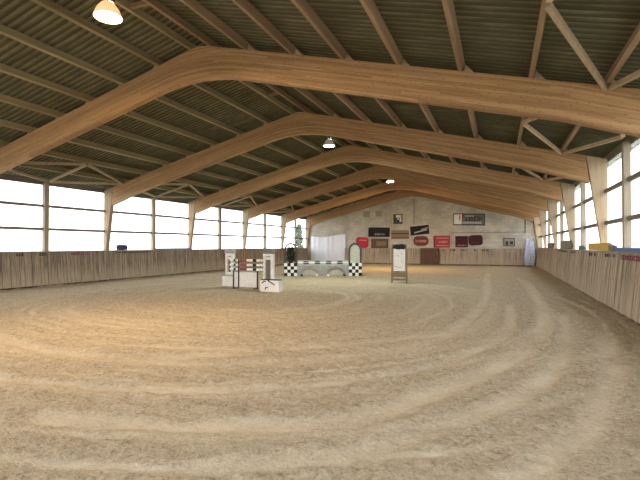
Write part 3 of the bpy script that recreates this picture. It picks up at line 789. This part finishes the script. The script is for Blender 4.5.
b = board('banner', 'tilted black banner with pale diagonal stripe, right one of two on the end wall', 'banner', -.12, 3.36, 1.48, 2.58, BLACK, -.10)
deco(b, 'pale_stripe', LGREY, [(.05, -.12, .7, .14, -.15), (.28, .12, .36, .1, -.2)])
b = board('sign', 'brown board with reddish stripe on the wall between the two black banners', 'sign', -1.82, 3.0, -.24, 2.22, plain('tan_board', (.27, .20, .14), .8))
deco(b, 'stripe', BROWN, [(0, .1, .98, .16, 0), (0, -.35, .98, .1, 0)])
b = board('sign', 'bright red sign at the left end of the row on the wall', 'sign', -5.08, 2.40, -3.92, 1.42, RED, .03, None, .06, None, 'round')
deco(b, 'lettering', PINK, [(0.05, .22, .6, .06, 0)])
b = board('sign', 'dark brown rounded board between the bright red sign and the white stand', 'sign', -3.62, 2.22, -2.12, 1.42, plain('rust_board', (.13, .08, .055), .8), 0, BROWN, .06)
deco(b, 'pale_worn_patch', plain('worn_tan', (.24, .17, .13), .8), [(.1, 0, .6, .5, 0)])
b = board('sign', 'oval rusty red sign with pale lettering just right of the white stand', 'sign', .14, 2.46, 1.44, 1.62, plain('rusty_red', (.16, .035, .028), .7), 0, None, .06, None, 'oval')
deco(b, 'lettering', PINK, squiggle(9, 7, -.36, .36, -.02, .24))
b = board('sign', 'rectangular red sign with white lettering above the brown gate', 'sign', 1.86, 2.48, 3.22, 1.46, plain('crimson_paint', (.36, .02, .04), .5))
deco(b, 'lettering', PINK, squiggle(11, 6, -.2, .36, -.02, .2) + [(.05, .3, .75, .05, 0), (.05, -.32, .75, .05, 0)]); deco(b, 'edge_strip', DRED, [(-.46, 0, .05, .9, 0)])
b = board('sign', 'square maroon sign right of the rectangular red sign', 'sign', 3.66, 2.44, 4.66, 1.50, DRED)
deco(b, 'lettering', PINK, squiggle(13, 5, -.36, .36, -.34, .12))
b = board('sign', 'rounded maroon sign at the right end of the row on the wall', 'sign', 4.72, 2.50, 5.82, 1.66, DRED, -.05, None, .06, None, 'round')
deco(b, 'lettering', BROWN, squiggle(15, 6, -.3, .3, -.25, .15))
b = board('picture', 'small framed picture alone on the right of the end wall', 'picture', 7.42, 2.22, 8.22, 1.62, plain('picture_grey', (.33, .32, .30), .6), 0, BROWN)
deco(b, 'dark_shape', DARK, [(-.2, -.15, .25, .5, 0), (.22, -.1, .3, .4, 0)])
for x, lab in ((-4.1, 'left one of two faint greenish square plates high on the end wall'), (-2.96, 'right one of two faint greenish square plates high on the end wall')):
    mb = MB(); mb.box((0, 0, 0), (.58, .02, .5)); o = mb.build('wall_plate', plain('green_grey_plate', (.34, .33, .24), .9), loc=(x, YW - .012, 4.5)); tag(o, lab, 'plate', 'faint wall plates')
mb = MB(); mb.tube((0, 0, 3.5), (0, 0, 5.75), .028, .028, 8); o = mb.build('conduit', GREYF, loc=(.19, YW - .032, 0)); tag(o, 'vertical grey conduit down the middle of the end wall', 'pipe')
mb = MB(); mb.tube((0, 0, 2.62), (0, 0, 3.7), .03, .03, 8); o = mb.build('conduit', DARK, loc=(9.0, YW - .035, 0)); tag(o, 'short dark vertical conduit at the right end of the end wall', 'pipe')
mb = MB(); mb.tube((3.3, 0, 2.72), (8.96, 0, 2.72), .022, .022, 8); o = mb.build('cable', GREYF, loc=(0, YW - .026, 0)); tag(o, 'thin grey cable running sideways along the right of the end wall', 'cable')

def sheet(x0, x1, z0, ztops, y, amp, m, name, label, cat, seed, taper=None, thick=.012):
    mb = MB(); nx, nz = 40, 18; r = random.Random(seed); ph = [r.uniform(0, 6.28) for _ in range(4)]
    def P(i, k, off):
        u = i / nx; v = k / nz; z1 = ztops(u); z = z0 + (z1 - z0) * v
        c = (x0 + x1) / 2; hw = (x1 - x0) / 2
        s = taper(v) if taper else 1
        x = c + (u * 2 - 1) * hw * s
        yy = y - abs(amp * (math.sin(u * 17 + ph[0] + v * .8) * .6 + math.sin(u * 31 + ph[1] - v) * .4)) + off
        return (x, yy, z)
    for off in (0, thick):
        b0 = len(mb.v)
        for k in range(nz + 1):
            for i in range(nx + 1): mb.v.append(P(i, k, off))
        for k in range(nz):
            for i in range(nx):
                a = b0 + k * (nx + 1) + i; mb.f.append([a, a + 1, a + nx + 2, a + nx + 1]); mb.m.append(0)
    o = mb.build(name, m, smooth=True); tag(o, label, cat); return o
SHEETW = plain('pale_blue_sheeting', (.82, .85, .95), .45, .05)
SHEETB = plain('lilac_blue_sheeting', (.68, .72, .95), .45, .2, 7)
sheet(-9.6, -6.1, .04, lambda u: 2.55 - .12 * math.sin(u * 5), YW - .05, .06, SHEETW, 'tarpaulin', 'pale bluish white sheet hanging at the left end of the end wall', 'sheet', 2)
sheet(8.88, 9.70, .06, lambda u: 2.1 + .12 * math.sin(u * 6), 38.1, .16, SHEETB, 'plastic_sheet', 'gathered pale blue plastic sheet hanging in the right far corner', 'sheet', 6, taper=lambda v: .72 + .28 * math.sin(min(1, v * 1.15 + .12) * math.pi))

# ------------------------------------------------------------------ outdoors beyond the clear left windows
def tree(x, y, h, rw, label, seed):
    r = random.Random(seed); t = thing('leafy_tree', label, 'tree', (x, y, -.12))
    mb = MB(); mb.tube((0, 0, 0), (0, 0, h * .75), .09, .03, 8); mb.build('trunk', BROWN, t)
    mb = MB()
    for k in range(900):
        u = r.random(); zz = h * (.12 + .88 * u); rad = rw * (1 - u * .75) * math.sqrt(r.random()); a = r.uniform(0, 6.28)
        mb.box((rad * math.cos(a), rad * math.sin(a), zz), (.16, .26, .01), R=Matrix.Rotation(r.uniform(0, 6), 3, 'Z') @ Matrix.Rotation(r.uniform(-1.2, 1.2), 3, 'X'))
    mb.build('foliage', LEAF, t)
tree(-14.6, 46.6, 4.2, .75, 'slim leafy tree outside the last window on the left', 3)

# ------------------------------------------------------------------ sky, camera
w = bpy.data.worlds.new('sky'); SC.world = w; w.use_nodes = True
bg = w.node_tree.nodes['Background']; bg.inputs[0].default_value = (.95, .975, 1, 1); bg.inputs[1].default_value = 2.5
cam = bpy.data.cameras.new('camera'); co = bpy.data.objects.new('camera', cam); C.objects.link(co); SC.camera = co
cam.sensor_width = 36; cam.lens = 438.7 / 640 * 36; cam.clip_end = 500; cam.clip_start = .05
co.location = (10 - 2.91, 0, 1.664); co.rotation_euler = (math.pi / 2 + .012, 0, .388)
vs = SC.view_settings; vs.view_transform = 'Standard'; vs.look = 'None'; vs.gamma = 1; vs.use_curve_mapping = False; vs.exposure = 1.08
SC.cycles.max_bounces = 12; SC.cycles.diffuse_bounces = 6; SC.cycles.transparent_max_bounces = 24; SC.cycles.caustics_reflective = False; SC.cycles.caustics_refractive = False
